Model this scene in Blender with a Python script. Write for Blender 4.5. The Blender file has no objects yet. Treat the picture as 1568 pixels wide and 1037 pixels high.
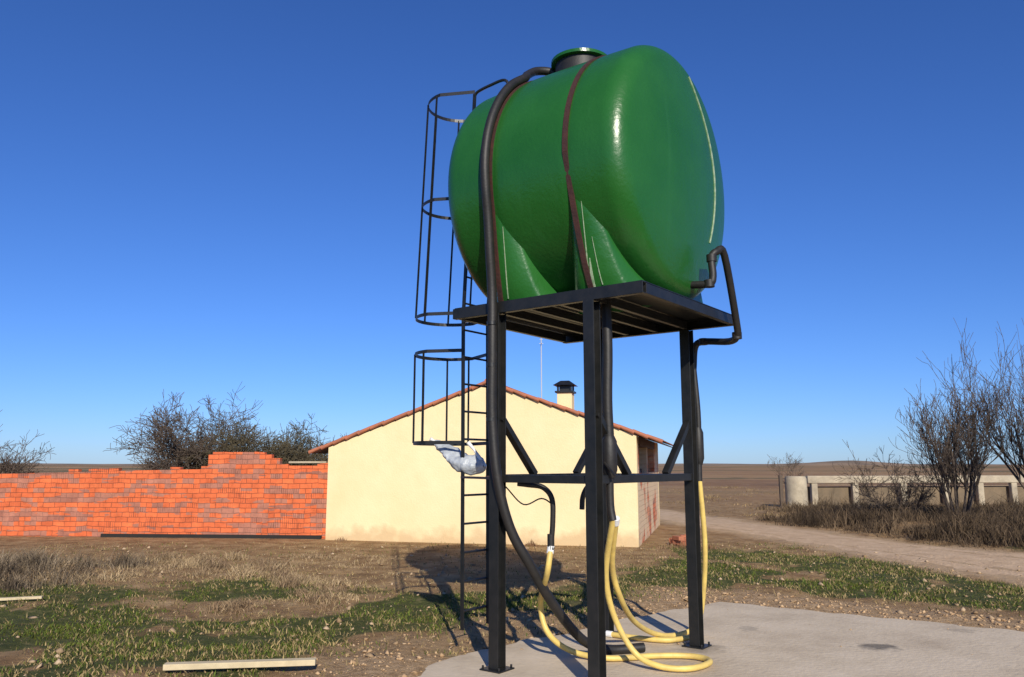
import bpy, bmesh, math, random
import numpy as np
from mathutils import Vector, noise
random.seed(7); rng=np.random.default_rng(7)
S=bpy.context.scene
V=Vector
# ------------------------------------------------------------------ helpers
def link(o,parent=None):
    S.collection.objects.link(o)
    if parent: o.parent=parent
    return o
def empty(name):
    e=bpy.data.objects.new(name,None); e.empty_display_size=.2
    return link(e)
def nmat(name):
    m=bpy.data.materials.new(name); m.use_nodes=True
    nt=m.node_tree; b=nt.nodes['Principled BSDF']
    return m,nt,b
def N(nt,t,**kw):
    n=nt.nodes.new(t)
    for k,v in kw.items():
        if k in n.inputs.keys(): n.inputs[k].default_value=v
        else: setattr(n,k,v)
    return n
def ramp(nt,stops):
    r=nt.nodes.new('ShaderNodeValToRGB'); e=r.color_ramp.elements
    while len(e)<len(stops): e.new(.5)
    for i,(p,c) in enumerate(stops):
        e[i].position=p; e[i].color=(c[0],c[1],c[2],1) if hasattr(c,'__len__') else (c,c,c,1)
    return r
def mixc(nt,f,a,b):
    m=nt.nodes.new('ShaderNodeMix'); m.data_type='RGBA'
    for idx,x in ((0,f),(6,a),(7,b)):
        if isinstance(x,bpy.types.NodeSocket): nt.links.new(x,m.inputs[idx])
        elif idx==0: m.inputs[0].default_value=x
        else: m.inputs[idx].default_value=(x[0],x[1],x[2],1)
    return m.outputs[2]
def simple(name,c1,c2=None,rough=.6,scale=6,metal=0,bump=.2,bscale=40,coat=0,dist=.01):
    m,nt,b=nmat(name); L=nt.links
    tc=N(nt,'ShaderNodeTexCoord')
    n1=N(nt,'ShaderNodeTexNoise',Scale=scale,Detail=6.0,Roughness=.65)
    L.new(tc.outputs['Object'],n1.inputs['Vector'])
    r=ramp(nt,[(.3,c1),(.7,c2 or [x*.75 for x in c1])])
    L.new(n1.outputs['Fac'],r.inputs[0]); L.new(r.outputs[0],b.inputs['Base Color'])
    b.inputs['Roughness'].default_value=rough; b.inputs['Metallic'].default_value=metal
    b.inputs['Coat Weight'].default_value=coat
    n2=N(nt,'ShaderNodeTexNoise',Scale=bscale,Detail=4.0)
    L.new(tc.outputs['Object'],n2.inputs['Vector'])
    bp=N(nt,'ShaderNodeBump',Strength=bump,Distance=dist)
    L.new(n2.outputs['Fac'],bp.inputs['Height']); L.new(bp.outputs[0],b.inputs['Normal'])
    return m
class MB:
    def __init__(s): s.v=[]; s.f=[]
    def box(s,c,a,b,d):
        c,a,b,d=map(V,(c,a,b,d)); i=len(s.v)
        for sx in(-1,1):
            for sy in(-1,1):
                for sz in(-1,1): s.v.append(c+a*sx+b*sy+d*sz)
        for q in((0,1,3,2),(4,6,7,5),(0,4,5,1),(2,3,7,6),(0,2,6,4),(1,5,7,3)):
            s.f.append([i+k for k in q])
    def beam(s,p,q,w,h,side=None):
        p,q=V(p),V(q); d=(q-p); L=d.length; d.normalize()
        if side is None:
            side=d.cross(V((0,0,1)))
            if side.length<.05: side=V((1,0,0))
        side=V(side); side=(side-d*side.dot(d)).normalized(); up=side.cross(d)
        s.box((p+q)/2,d*L/2,side*w/2,up*h/2)
    def tube(s,pts,r,n=10,cap=True,smooth=0):
        pts=[V(p) for p in pts]
        if smooth: pts=catmull(pts,smooth)
        rs=r if hasattr(r,'__len__') else [r]*len(pts)
        t=(pts[1]-pts[0]).normalized(); nrm=t.orthogonal().normalized(); base=len(s.v)
        for k,p in enumerate(pts):
            if k==0: tt=pts[1]-pts[0]
            elif k==len(pts)-1: tt=pts[-1]-pts[-2]
            else: tt=pts[k+1]-pts[k-1]
            tt.normalize(); nrm=(nrm-tt*nrm.dot(tt)).normalized(); bi=tt.cross(nrm)
            for j in range(n):
                a=2*math.pi*j/n
                s.v.append(p+(nrm*math.cos(a)+bi*math.sin(a))*rs[k])
        for k in range(len(pts)-1):
            for j in range(n):
                a=base+k*n+j; b=base+k*n+(j+1)%n
                s.f.append([a,b,b+n,a+n])
        if cap:
            s.f.append([base+j for j in range(n)][::-1]); e=base+(len(pts)-1)*n
            s.f.append([e+j for j in range(n)])
    def obj(s,name,mat,parent=None,smooth=False,bevel=0):
        me=bpy.data.meshes.new(name); me.from_pydata([tuple(v) for v in s.v],[],s.f)
        bm=bmesh.new(); bm.from_mesh(me); bmesh.ops.recalc_face_normals(bm,faces=bm.faces); bm.to_mesh(me); bm.free()
        me.materials.append(mat)
        if smooth:
            me.polygons.foreach_set('use_smooth',[True]*len(me.polygons))
            me.set_sharp_from_angle(angle=math.radians(45))
        o=bpy.data.objects.new(name,me); link(o,parent)
        if bevel:
            b=o.modifiers.new('b','BEVEL'); b.width=bevel; b.segments=2; b.limit_method='ANGLE'
        return o
def catmull(P,n):
    out=[]; P=[P[0]*2-P[1]]+P+[P[-1]*2-P[-2]]
    for i in range(1,len(P)-2):
        a,b,c,d=P[i-1:i+3]
        for k in range(n):
            t=k/n
            out.append(.5*((2*b)+(c-a)*t+(2*a-5*b+4*c-d)*t*t+(3*b-a-3*c+d)*t**3))
    out.append(P[-2]); return out
def npmesh(name,verts,faces,mat,col=None,parent=None,smooth=False):
    me=bpy.data.meshes.new(name); verts=np.asarray(verts,np.float32); faces=np.asarray(faces,np.int32)
    k=faces.shape[1]; me.vertices.add(len(verts)); me.vertices.foreach_set('co',verts.ravel())
    me.loops.add(faces.size); me.loops.foreach_set('vertex_index',faces.ravel())
    me.polygons.add(len(faces)); me.polygons.foreach_set('loop_start',np.arange(0,faces.size,k,dtype=np.int32))
    me.update(calc_edges=True)
    if col is not None:
        a=me.color_attributes.new('Col','FLOAT_COLOR','POINT')
        c=np.ones((len(verts),4),np.float32); c[:,:3]=col; a.data.foreach_set('color',c.ravel())
    if smooth: me.polygons.foreach_set('use_smooth',[True]*len(me.polygons))
    me.materials.append(mat)
    return link(bpy.data.objects.new(name,me),parent)
def sst(a,b,x): 
    t=np.clip((x-a)/(b-a),0,1); return t*t*(3-2*t)
# ------------------------------------------------------------------ materials
M_black=simple('black_painted_steel',(.007,.008,.008),(.018,.017,.016),rough=.42,scale=9,bump=.2,bscale=60,dist=.004)
M_hoseb=simple('black_rubber',(.010,.010,.010),(.022,.018,.015),rough=.55,scale=14,bump=.3,bscale=50,dist=.004)
M_yel=simple('yellow_hose_pvc',(.82,.60,.16),(.56,.40,.12),rough=.5,scale=7,bump=.1)
M_rust=simple('rusty_strap',(.07,.022,.014),(.035,.015,.012),rough=.7,scale=12,bump=.4)
M_white=simple('white_plastic',(.8,.8,.78),(.7,.7,.68),rough=.5)
M_streak=simple('pale_streak',(.48,.54,.38),(.16,.30,.14),rough=.5,scale=25)
M_dish=simple('aerial_grey',(.5,.52,.55),(.42,.44,.47),rough=.45)
M_bag=simple('sack_plastic',(.55,.58,.60),(.30,.33,.37),rough=.35,scale=9,bump=.6,bscale=18,dist=.03)
M_wood=simple('pale_timber',(.66,.54,.33),(.50,.40,.24),rough=.8,scale=8)
M_tile=simple('terracotta_tile',(.50,.17,.08),(.32,.12,.07),rough=.85,scale=3,bump=.5,bscale=25)
M_brown=simple('brown_wood',(.10,.035,.02),(.06,.025,.015),rough=.6)
M_dark=simple('dark_interior_and_shadow',(.02,.018,.015),rough=.9)  # near-black for the room backing and the painted shadow at the wall base
M_oldc=simple('old_concrete',(.52,.44,.31),(.30,.25,.18),rough=.95,scale=2.0,bump=.6,bscale=14,dist=.03)
def tankmat():
    m,nt,b=nmat('green_fibreglass'); L=nt.links; tc=N(nt,'ShaderNodeTexCoord')
    n=N(nt,'ShaderNodeTexNoise',Scale=1.3,Detail=7.0,Roughness=.6); L.new(tc.outputs['Object'],n.inputs['Vector'])
    r=ramp(nt,[(.3,(.013,.095,.014)),(.7,(.020,.122,.020))]); L.new(n.outputs['Fac'],r.inputs[0])
    mp=N(nt,'ShaderNodeMapping'); mp.inputs['Scale'].default_value=(9,9,.7); L.new(tc.outputs['Object'],mp.inputs[0])
    n3=N(nt,'ShaderNodeTexNoise',Scale=1.0,Detail=5.0); L.new(mp.outputs[0],n3.inputs['Vector'])
    r3=ramp(nt,[(.60,0.),(.85,.3)]); L.new(n3.outputs['Fac'],r3.inputs[0])
    L.new(mixc(nt,r3.outputs[0],r.outputs[0],(.035,.16,.045)),b.inputs['Base Color'])
    rr=ramp(nt,[(.3,.24),(.7,.36)]); L.new(n.outputs['Fac'],rr.inputs[0]); L.new(rr.outputs[0],b.inputs['Roughness'])
    b.inputs['Specular IOR Level'].default_value=.42
    n2=N(nt,'ShaderNodeTexNoise',Scale=34.0,Detail=3.0); L.new(tc.outputs['Object'],n2.inputs['Vector'])
    n4=N(nt,'ShaderNodeTexNoise',Scale=4.0,Detail=2.0); L.new(tc.outputs['Object'],n4.inputs['Vector'])
    ad=N(nt,'ShaderNodeMath',operation='MULTIPLY_ADD'); L.new(n4.outputs['Fac'],ad.inputs[0]); ad.inputs[1].default_value=2.5; L.new(n2.outputs['Fac'],ad.inputs[2])
    bp=N(nt,'ShaderNodeBump',Strength=.4,Distance=.006); L.new(ad.outputs[0],bp.inputs['Height']); L.new(bp.outputs[0],b.inputs['Normal'])
    return m
M_tank=tankmat()
def plaster():
    m,nt,b=nmat('cream_plaster'); L=nt.links; tc=N(nt,'ShaderNodeTexCoord')
    n=N(nt,'ShaderNodeTexNoise',Scale=.9,Detail=8.0,Roughness=.65); L.new(tc.outputs['Object'],n.inputs['Vector'])
    r=ramp(nt,[(.3,(.78,.61,.33)),(.7,(.86,.70,.41))]); L.new(n.outputs['Fac'],r.inputs[0])
    g=N(nt,'ShaderNodeSeparateXYZ'); L.new(tc.outputs['Object'],g.inputs[0])
    n2=N(nt,'ShaderNodeTexNoise',Scale=3.0,Detail=6.0); L.new(tc.outputs['Object'],n2.inputs['Vector'])
    a=N(nt,'ShaderNodeMath',operation='MULTIPLY_ADD'); L.new(n2.outputs['Fac'],a.inputs[0]); a.inputs[1].default_value=-.7; L.new(g.outputs[2],a.inputs[2])
    rz=ramp(nt,[(0.,.6),(.25,0.)]); 
    a2=N(nt,'ShaderNodeMath',operation='ADD'); L.new(a.outputs[0],a2.inputs[0]); a2.inputs[1].default_value=.30; L.new(a2.outputs[0],rz.inputs[0])
    L.new(mixc(nt,rz.outputs[0],r.outputs[0],(.50,.32,.16)),b.inputs['Base Color'])
    b.inputs['Roughness'].default_value=.9
    n3=N(nt,'ShaderNodeTexNoise',Scale=30.0,Detail=6.0); L.new(tc.outputs['Object'],n3.inputs['Vector'])
    n6=N(nt,'ShaderNodeTexNoise',Scale=1.5,Detail=3.0); L.new(tc.outputs['Object'],n6.inputs['Vector'])
    a3=N(nt,'ShaderNodeMath',operation='MULTIPLY_ADD'); L.new(n6.outputs['Fac'],a3.inputs[0]); a3.inputs[1].default_value=3.; L.new(n3.outputs['Fac'],a3.inputs[2])
    bp=N(nt,'ShaderNodeBump',Strength=.4,Distance=.012); L.new(a3.outputs[0],bp.inputs['Height']); L.new(bp.outputs[0],b.inputs['Normal'])
    return m
M_plaster=plaster()
def brick(name,along,patch=False):
    m,nt,b=nmat(name); L=nt.links; tc=N(nt,'ShaderNodeTexCoord')
    sp=N(nt,'ShaderNodeSeparateXYZ'); L.new(tc.outputs['Object'],sp.inputs[0])
    dx=N(nt,'ShaderNodeVectorMath',operation='DOT_PRODUCT'); L.new(tc.outputs['Object'],dx.inputs[0]); dx.inputs[1].default_value=(along[0],along[1],0)
    cb=N(nt,'ShaderNodeCombineXYZ'); L.new(dx.outputs['Value'],cb.inputs[0]); L.new(sp.outputs[2],cb.inputs[1])
    nd=N(nt,'ShaderNodeTexNoise',Scale=3.0,Detail=4.0); L.new(cb.outputs[0],nd.inputs['Vector'])
    sc=N(nt,'ShaderNodeVectorMath',operation='SCALE'); L.new(nd.outputs['Color'],sc.inputs[0]); sc.inputs[3].default_value=.07
    av=N(nt,'ShaderNodeVectorMath',operation='ADD'); L.new(cb.outputs[0],av.inputs[0]); L.new(sc.outputs[0],av.inputs[1])
    t=N(nt,'ShaderNodeTexBrick'); t.inputs['Scale'].default_value=1; t.inputs['Brick Width'].default_value=.28; t.inputs['Row Height'].default_value=.11
    t.inputs['Mortar Size'].default_value=.007; t.inputs['Mortar Smooth'].default_value=.5; t.inputs['Bias'].default_value=-.1
    t.inputs['Color1'].default_value=(.78,.175,.055,1); t.inputs['Color2'].default_value=(.66,.135,.042,1); t.inputs['Mortar'].default_value=(.36,.09,.04,1)
    L.new(av.outputs[0],t.inputs['Vector'])
    # same cells as the brick texture: column shift on odd rows
    s2=N(nt,'ShaderNodeSeparateXYZ'); L.new(av.outputs[0],s2.inputs[0])
    rw_=N(nt,'ShaderNodeMath',operation='DIVIDE'); L.new(s2.outputs[1],rw_.inputs[0]); rw_.inputs[1].default_value=.11
    rf=N(nt,'ShaderNodeMath',operation='FLOOR'); L.new(rw_.outputs[0],rf.inputs[0])
    md=N(nt,'ShaderNodeMath',operation='FLOORED_MODULO'); L.new(rf.outputs[0],md.inputs[0]); md.inputs[1].default_value=2
    cw=N(nt,'ShaderNodeMath',operation='DIVIDE'); L.new(s2.outputs[0],cw.inputs[0]); cw.inputs[1].default_value=.28
    cm=N(nt,'ShaderNodeMath',operation='MULTIPLY_ADD'); L.new(md.outputs[0],cm.inputs[0]); cm.inputs[1].default_value=.5; L.new(cw.outputs[0],cm.inputs[2])
    cf_=N(nt,'ShaderNodeMath',operation='FLOOR'); L.new(cm.outputs[0],cf_.inputs[0])
    f2=N(nt,'ShaderNodeCombineXYZ'); L.new(cf_.outputs[0],f2.inputs[0]); L.new(rf.outputs[0],f2.inputs[1])
    wn=N(nt,'ShaderNodeTexWhiteNoise'); wn.noise_dimensions='2D'; L.new(f2.outputs[0],wn.inputs['Vector'])
    mp=N(nt,'ShaderNodeMapping'); mp.inputs['Scale'].default_value=(.7,4.0,1); L.new(cb.outputs[0],mp.inputs[0])
    nb=N(nt,'ShaderNodeTexNoise',Scale=1.0,Detail=3.0); L.new(mp.outputs[0],nb.inputs['Vector'])
    ad=N(nt,'ShaderNodeMath',operation='MULTIPLY_ADD'); L.new(wn.outputs['Value'],ad.inputs[0]); ad.inputs[1].default_value=.34; L.new(nb.outputs['Fac'],ad.inputs[2])
    r=ramp(nt,[(.715,0.),(.735,1.)]); L.new(ad.outputs[0],r.inputs[0])
    wv=N(nt,'ShaderNodeTexWave',Scale=6.3,Distortion=1.2); wv.bands_direction='X'; L.new(av.outputs[0],wv.inputs['Vector'])
    wr=ramp(nt,[(.68,0.),(.9,1.)]); L.new(wv.outputs['Fac'],wr.inputs[0])
    gl=N(nt,'ShaderNodeMath',operation='GREATER_THAN'); L.new(wn.outputs['Color'],gl.inputs[0]); gl.inputs[1].default_value=.6
    nq=N(nt,'ShaderNodeTexNoise',Scale=.8,Detail=3.0); L.new(cb.outputs[0],nq.inputs['Vector'])
    rq=ramp(nt,[(.42,0.),(.58,.6)]); L.new(nq.outputs['Fac'],rq.inputs[0])
    gt=N(nt,'ShaderNodeMath',operation='MULTIPLY'); L.new(wr.outputs[0],gt.inputs[0]); L.new(rq.outputs[0],gt.inputs[1])
    gt2=N(nt,'ShaderNodeMath',operation='MULTIPLY'); L.new(gt.outputs[0],gt2.inputs[0]); L.new(gl.outputs[0],gt2.inputs[1])
    dk=mixc(nt,wn.outputs['Value'],(.20,.095,.075),(.40,.20,.14))
    mu=N(nt,'ShaderNodeMath',operation='MULTIPLY'); L.new(r.outputs[0],mu.inputs[0]); mu.inputs[1].default_value=.8
    c=mixc(nt,mu.outputs[0],t.outputs['Color'],dk)
    c=mixc(nt,gt2.outputs[0],c,(.16,.045,.028))
    n5=N(nt,'ShaderNodeTexNoise',Scale=3.0,Detail=9.0,Roughness=.75); L.new(cb.outputs[0],n5.inputs['Vector'])
    r5=ramp(nt,[(.3,.62),(.7,1.15)]); L.new(n5.outputs['Fac'],r5.inputs[0])
    mm=nt.nodes.new('ShaderNodeMix'); mm.data_type='RGBA'; mm.blend_type='MULTIPLY'; mm.inputs[0].default_value=1
    L.new(c,mm.inputs[6]); L.new(r5.outputs[0],mm.inputs[7]); c=mm.outputs[2]
    if patch:
        np_=N(nt,'ShaderNodeTexNoise',Scale=1.3,Detail=5.0); L.new(tc.outputs['Object'],np_.inputs['Vector'])
        rp=ramp(nt,[(.42,.1),(.50,1.)]); L.new(np_.outputs['Fac'],rp.inputs[0])
        c=mixc(nt,rp.outputs[0],c,(.74,.54,.34))
    L.new(c,b.inputs['Base Color']); b.inputs['Roughness'].default_value=.9
    bp=N(nt,'ShaderNodeBump',Strength=.8,Distance=.02); iv=N(nt,'ShaderNodeMath',operation='MULTIPLY_ADD'); iv.inputs[1].default_value=-1; L.new(t.outputs['Fac'],iv.inputs[0]); L.new(n5.outputs['Fac'],iv.inputs[2])
    L.new(iv.outputs[0],bp.inputs['Height']); L.new(bp.outputs[0],b.inputs['Normal'])
    return m
def vcol(name,rough=.9,trans=0):
    m,nt,b=nmat(name); L=nt.links
    a=N(nt,'ShaderNodeVertexColor'); a.layer_name='Col'; L.new(a.outputs[0],b.inputs['Base Color'])
    b.inputs['Roughness'].default_value=rough; b.inputs['Specular IOR Level'].default_value=.2
    return m
M_grass=vcol('grass_blades'); M_weed=vcol('dry_weed'); M_stone=vcol('stone_grit')
def barkmat(name,c): return simple(name,c,[x*1.6 for x in c],rough=.9,scale=3)
M_bark=barkmat('bark_grey',(.085,.062,.045)); M_bark2=barkmat('bark_greenish',(.075,.060,.032))
# ------------------------------------------------------------------ ground
slab=[(-.95,2.0),(-.80,6.35),(-.50,7.15),(.45,8.05),(1.5,9.1),(2.5,9.86),(4.0,8.85),(6.2,7.2),(9.5,4.6),(9.5,2.0)]
road=[(2.0,60),(3.5,40),(4.6,30),(5.9,23.5),(7.3,17.5),(8.8,13.2),(11.2,9.0),(16,4.5)]
def polydist(x,y,pts,closed=False):
    d=np.full(np.shape(x),1e9); n=len(pts)
    for i in range(n if closed else n-1):
        a=np.array(pts[i]); b=np.array(pts[(i+1)%n]); ab=b-a
        t=np.clip(((x-a[0])*ab[0]+(y-a[1])*ab[1])/(ab@ab),0,1)
        d=np.minimum(d,np.hypot(x-a[0]-t*ab[0],y-a[1]-t*ab[1]))
    return d
def inside(x,y,poly):
    r=np.zeros(np.shape(x),bool); n=len(poly); j=n-1
    for i in range(n):
        xi,yi=poly[i]; xj,yj=poly[j]
        c=((yi>y)!=(yj>y))&(x<(xj-xi)*(y-yi)/(yj-yi+1e-12)+xi); r^=c; j=i
    return r
NZ={}
def vnoise(x,y,s,seed):
    k=(seed); 
    if k not in NZ: NZ[k]=np.random.default_rng(seed+100).random((256,256))
    T=NZ[k]; X=x*s; Y=y*s; xi=np.floor(X).astype(int); yi=np.floor(Y).astype(int); fx=X-xi; fy=Y-yi
    fx=fx*fx*(3-2*fx); fy=fy*fy*(3-2*fy); g=lambda a,b:T[a%256,b%256]
    return (g(xi,yi)*(1-fx)+g(xi+1,yi)*fx)*(1-fy)+(g(xi,yi+1)*(1-fx)+g(xi+1,yi+1)*fx)*fy
def fbm(x,y,s,seed,o=4):
    r=0;a=.5
    for i in range(o): r=r+a*vnoise(x,y,s*2**i,seed+i); a*=.5
    return r/(1-.5**o)
def rw(y): return 1.3+.8*(1-sst(12,19,y))
def masks(x,y):
    dr=polydist(x,y,road); ins=inside(x,y,slab); ds=np.where(ins,0,polydist(x,y,slab,True))
    w=rw(y)
    rd=1-sst(w-.25,w+.35,dr+ (fbm(x,y,1.3,5)-.5)*.8)
    green=1-sst(9.4,12.8,y+(fbm(x,y,.5,11)-.5)*4.5 - np.clip(x,0,4)*.9)
    green=np.where(x>3.0,sst(1.2,2.2,ds+(fbm(x,y,.9,12)-.5)*1.2)*(1-sst(14,18,y)),green)
    green=green*sst(.28,.58,fbm(x,y,.9,13))
    grav=1-sst(.5,1.6,ds+(fbm(x,y,1.2,14)-.5)*1.0)
    grav=np.where((x<.8)&(y>7.3),grav*.5,grav)
    green=green*(1-grav)*(1-rd)
    return rd,green,grav,ds,dr
ry=[p[1] for p in road][::-1]; rx=[p[0] for p in road][::-1]
def polyx(y): return np.interp(y,ry,rx)
def height(x,y):
    rd,green,grav,ds,dr=masks(x,y)
    near=sst(0,.6,ds)
    h=(fbm(x,y,.35,21)-.5)*.14*near+(fbm(x,y,2.2,22)-.5)*.10*near
    h=h*(1-rd*.75)
    h+=.05*grav*near*fbm(x,y,4,23)
    mound=np.exp(-(((x+7.5)/3)**2+((y-11.8)/1.4)**2))*.16
    bank=sst(1.6,3.4,dr)*(x>polyx(y))*.22*sst(11,14,y)*(1-sst(20,26,y))
    h+=mound+bank
    h=h*(1-.9*((x>-13)&(x<4.5)&(y>16.2)&(y<25)))
    h+=sst(60,400,y)*(fbm(x,y,.006,31)-.5)*4.5
    return h-.045
def axis(a,b,st,far,g=1.12):
    xs=list(np.arange(a,b,st)); s=st
    while xs[-1]<far: s*=g; xs.append(xs[-1]+s)
    s=st; lo=[xs[0]]
    while lo[-1]>-far: s*=g; lo.append(lo[-1]-s)
    return np.array(lo[::-1][:-1]+xs)
gx=axis(-13,12,.10,3500,1.09)
ys=list(np.arange(1.5,22,.10)); s_=.10
while ys[-1]<4000: s_*=1.06; ys.append(ys[-1]+s_)
lo=[1.5]; s_=.11
while lo[-1]>-600: s_*=1.2; lo.append(lo[-1]-s_)
gy=np.array(lo[::-1][:-1]+ys)
X,Y=np.meshgrid(gx,gy); X=X.ravel(); Y=Y.ravel()
rd,green,grav,ds,dr=masks(X,Y); H=height(X,Y)
H[inside(X,Y,slab)]=-.05
nx,ny=len(gx),len(gy); I=np.arange(nx*ny).reshape(ny,nx)
F=np.stack([I[:-1,:-1],I[:-1,1:],I[1:,1:],I[1:,:-1]],-1).reshape(-1,4)
def groundmat():
    m,nt,b=nmat('ground_soil_grass'); L=nt.links; tc=N(nt,'ShaderNodeTexCoord'); vc=N(nt,'ShaderNodeVertexColor'); vc.layer_name='Col'
    sp=N(nt,'ShaderNodeSeparateColor'); L.new(vc.outputs[0],sp.inputs[0])
    def noi(s,d=8.,r=.65,vec=None):
        n=N(nt,'ShaderNodeTexNoise',Scale=s,Detail=d,Roughness=r); L.new(vec or tc.outputs['Object'],n.inputs['Vector']); return n.outputs['Fac']
    g=ramp(nt,[(.3,(.050,.062,.016)),(.55,(.10,.105,.032)),(.75,(.26,.20,.09))]); L.new(noi(9.),g.inputs[0])
    d=ramp(nt,[(.3,(.19,.11,.050)),(.5,(.34,.21,.10)),(.72,(.50,.345,.18))]); L.new(noi(2.5),d.inputs[0])
    # far fields: strips of stubble, ploughland and winter green
    mp=N(nt,'ShaderNodeMapping'); mp.inputs['Scale'].default_value=(.004,.022,1); L.new(tc.outputs['Object'],mp.inputs[0])
    ff=ramp(nt,[(.38,(.12,.11,.05)),(.44,(.20,.14,.07)),(.50,(.36,.225,.11)),(.56,(.24,.135,.07)),(.64,(.52,.35,.18))]); L.new(noi(1.,7.,.6,mp.outputs[0]),ff.inputs[0])
    sx=N(nt,'ShaderNodeSeparateXYZ'); L.new(tc.outputs['Object'],sx.inputs[0])
    mr=N(nt,'ShaderNodeMapRange'); mr.inputs['From Min'].default_value=26; mr.inputs['From Max'].default_value=60; L.new(sx.outputs[1],mr.inputs[0])
    c=mixc(nt,mr.outputs[0],d.outputs[0],ff.outputs[0])
    gm=N(nt,'ShaderNodeMath',operation='MULTIPLY_ADD'); L.new(noi(5.),gm.inputs[0]); gm.inputs[1].default_value=.9; L.new(sp.outputs[0],gm.inputs[2])
    gr=ramp(nt,[(.72,0.),(.95,1.)]); L.new(gm.outputs[0],gr.inputs[0])
    c=mixc(nt,gr.outputs[0],c,g.outputs[0])
    r=ramp(nt,[(.3,(.46,.30,.165)),(.7,(.62,.44,.26))]); L.new(noi(4.),r.inputs[0])
    c=mixc(nt,sp.outputs[1],c,r.outputs[0])
    gv=ramp(nt,[(.35,(.32,.20,.10)),(.65,(.58,.40,.23))]); L.new(noi(14.),gv.inputs[0])
    c=mixc(nt,sp.outputs[2],c,gv.outputs[0])
    L.new(c,b.inputs['Base Color']); b.inputs['Roughness'].default_value=.95; b.inputs['Specular IOR Level'].default_value=.15
    bp=N(nt,'ShaderNodeBump',Strength=1.0,Distance=.06); L.new(noi(10.,8.,.75),bp.inputs['Height']); L.new(bp.outputs[0],b.inputs['Normal'])
    return m
npmesh('ground',np.stack([X,Y,H],1),F,groundmat(),np.stack([green,rd,grav],1),smooth=True)
rp=catmull([V((p[0],p[1],0)) for p in road],14); vs=[];fs=[]
for k,p in enumerate(rp):
    t=(rp[min(k+1,len(rp)-1)]-rp[max(k-1,0)]).normalized(); n=V((t.y,-t.x,0)); hw=float(rw(p.y))-.3
    for j in range(9):
        o=(j-4)/4*(hw+.14*math.sin(k*1.3)+.10*math.sin(k*.7+j)) if j in(0,8) else (j-4)/4*(hw-.05)
        q=p+n*o; hz=float(height(np.array([q.x]),np.array([q.y]))[0]); vs.append((q.x,q.y,hz+((.014 if j not in(2,6) else -.002) if 0<j<8 else -.01)))
for k in range(len(rp)-1):
    for j in range(8): a=k*9+j; fs.append((a,a+1,a+10,a+9))
npmesh('dirt_road',vs,fs,simple('dirt_track',(.46,.30,.165),(.64,.45,.27),rough=.95,scale=3,bump=.7,bscale=18,dist=.04),smooth=True)
def slabmat():
    m,nt,b=nmat('concrete_slab'); L=nt.links; tc=N(nt,'ShaderNodeTexCoord')
    n=N(nt,'ShaderNodeTexNoise',Scale=1.1,Detail=10.0,Roughness=.7); L.new(tc.outputs['Object'],n.inputs['Vector'])
    r=ramp(nt,[(.3,(.44,.345,.235)),(.5,(.58,.47,.33)),(.72,(.68,.56,.41))]); L.new(n.outputs['Fac'],r.inputs[0]); c=r.outputs[0]
    nd=N(nt,'ShaderNodeTexNoise',Scale=7.0,Detail=5.0); L.new(tc.outputs['Object'],nd.inputs['Vector'])
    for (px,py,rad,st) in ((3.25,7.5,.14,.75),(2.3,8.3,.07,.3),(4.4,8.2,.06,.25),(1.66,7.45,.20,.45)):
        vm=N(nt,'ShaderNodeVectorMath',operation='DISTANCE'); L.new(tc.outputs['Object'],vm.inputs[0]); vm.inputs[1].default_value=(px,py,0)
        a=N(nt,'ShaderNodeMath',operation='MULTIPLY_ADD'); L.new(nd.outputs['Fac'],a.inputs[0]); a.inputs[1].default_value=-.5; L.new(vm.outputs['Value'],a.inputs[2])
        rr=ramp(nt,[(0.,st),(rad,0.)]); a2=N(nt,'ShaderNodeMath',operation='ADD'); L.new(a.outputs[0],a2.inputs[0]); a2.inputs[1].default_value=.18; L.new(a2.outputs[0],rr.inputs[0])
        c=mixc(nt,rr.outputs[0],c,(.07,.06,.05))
    L.new(c,b.inputs['Base Color']); b.inputs['Roughness'].default_value=.88; b.inputs['Specular IOR Level'].default_value=.3
    n2=N(nt,'ShaderNodeTexNoise',Scale=22.0,Detail=8.0); L.new(tc.outputs['Object'],n2.inputs['Vector'])
    bp=N(nt,'ShaderNodeBump',Strength=.5,Distance=.016); L.new(n2.outputs['Fac'],bp.inputs['Height']); L.new(bp.outputs[0],b.inputs['Normal'])
    return m
out=[]
for i in range(len(slab)):
    a=V(slab[i]); b=V(slab[(i+1)%len(slab)]); k=max(2,int((b-a).length/.08))
    for j in range(k):
        q=a.lerp(b,j/k); w=.10; out.append((q.x+w*noise.noise(V((q.x*3,q.y*3,1)))+.03*noise.noise(V((q.x*14,q.y*14,1))),q.y+w*noise.noise(V((q.x*3,q.y*3,9)))+.03*noise.noise(V((q.x*14,q.y*14,5)))))
bm=bmesh.new(); fv=[bm.verts.new((x,y,0)) for x,y in out]; f=bm.faces.new(fv)
r=bmesh.ops.extrude_face_region(bm,geom=[f]); bmesh.ops.translate(bm,verts=[v for v in r['geom'] if isinstance(v,bmesh.types.BMVert)],vec=(0,0,-.12))
bmesh.ops.recalc_face_normals(bm,faces=bm.faces); me=bpy.data.meshes.new('concrete_slab'); bm.to_mesh(me); bm.free(); me.materials.append(slabmat())
link(bpy.data.objects.new('concrete_slab',me))
hv=[];hf=[]
xs=np.linspace(-1500,1500,160)
for i,x in enumerate(xs):
    hh=1.5+3*fbm(np.array([x+3000.]),np.array([0.]),.006,41)[0]+ 4.5*math.exp(-((x-440)/50)**2)
    hv+= [(x,1000,-1),(x,1060,hh),(x,1200,-1)]
for i in range(159):
    a=i*3; hf+=[(a,a+3,a+4,a+1),(a+1,a+4,a+5,a+2)]
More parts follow.
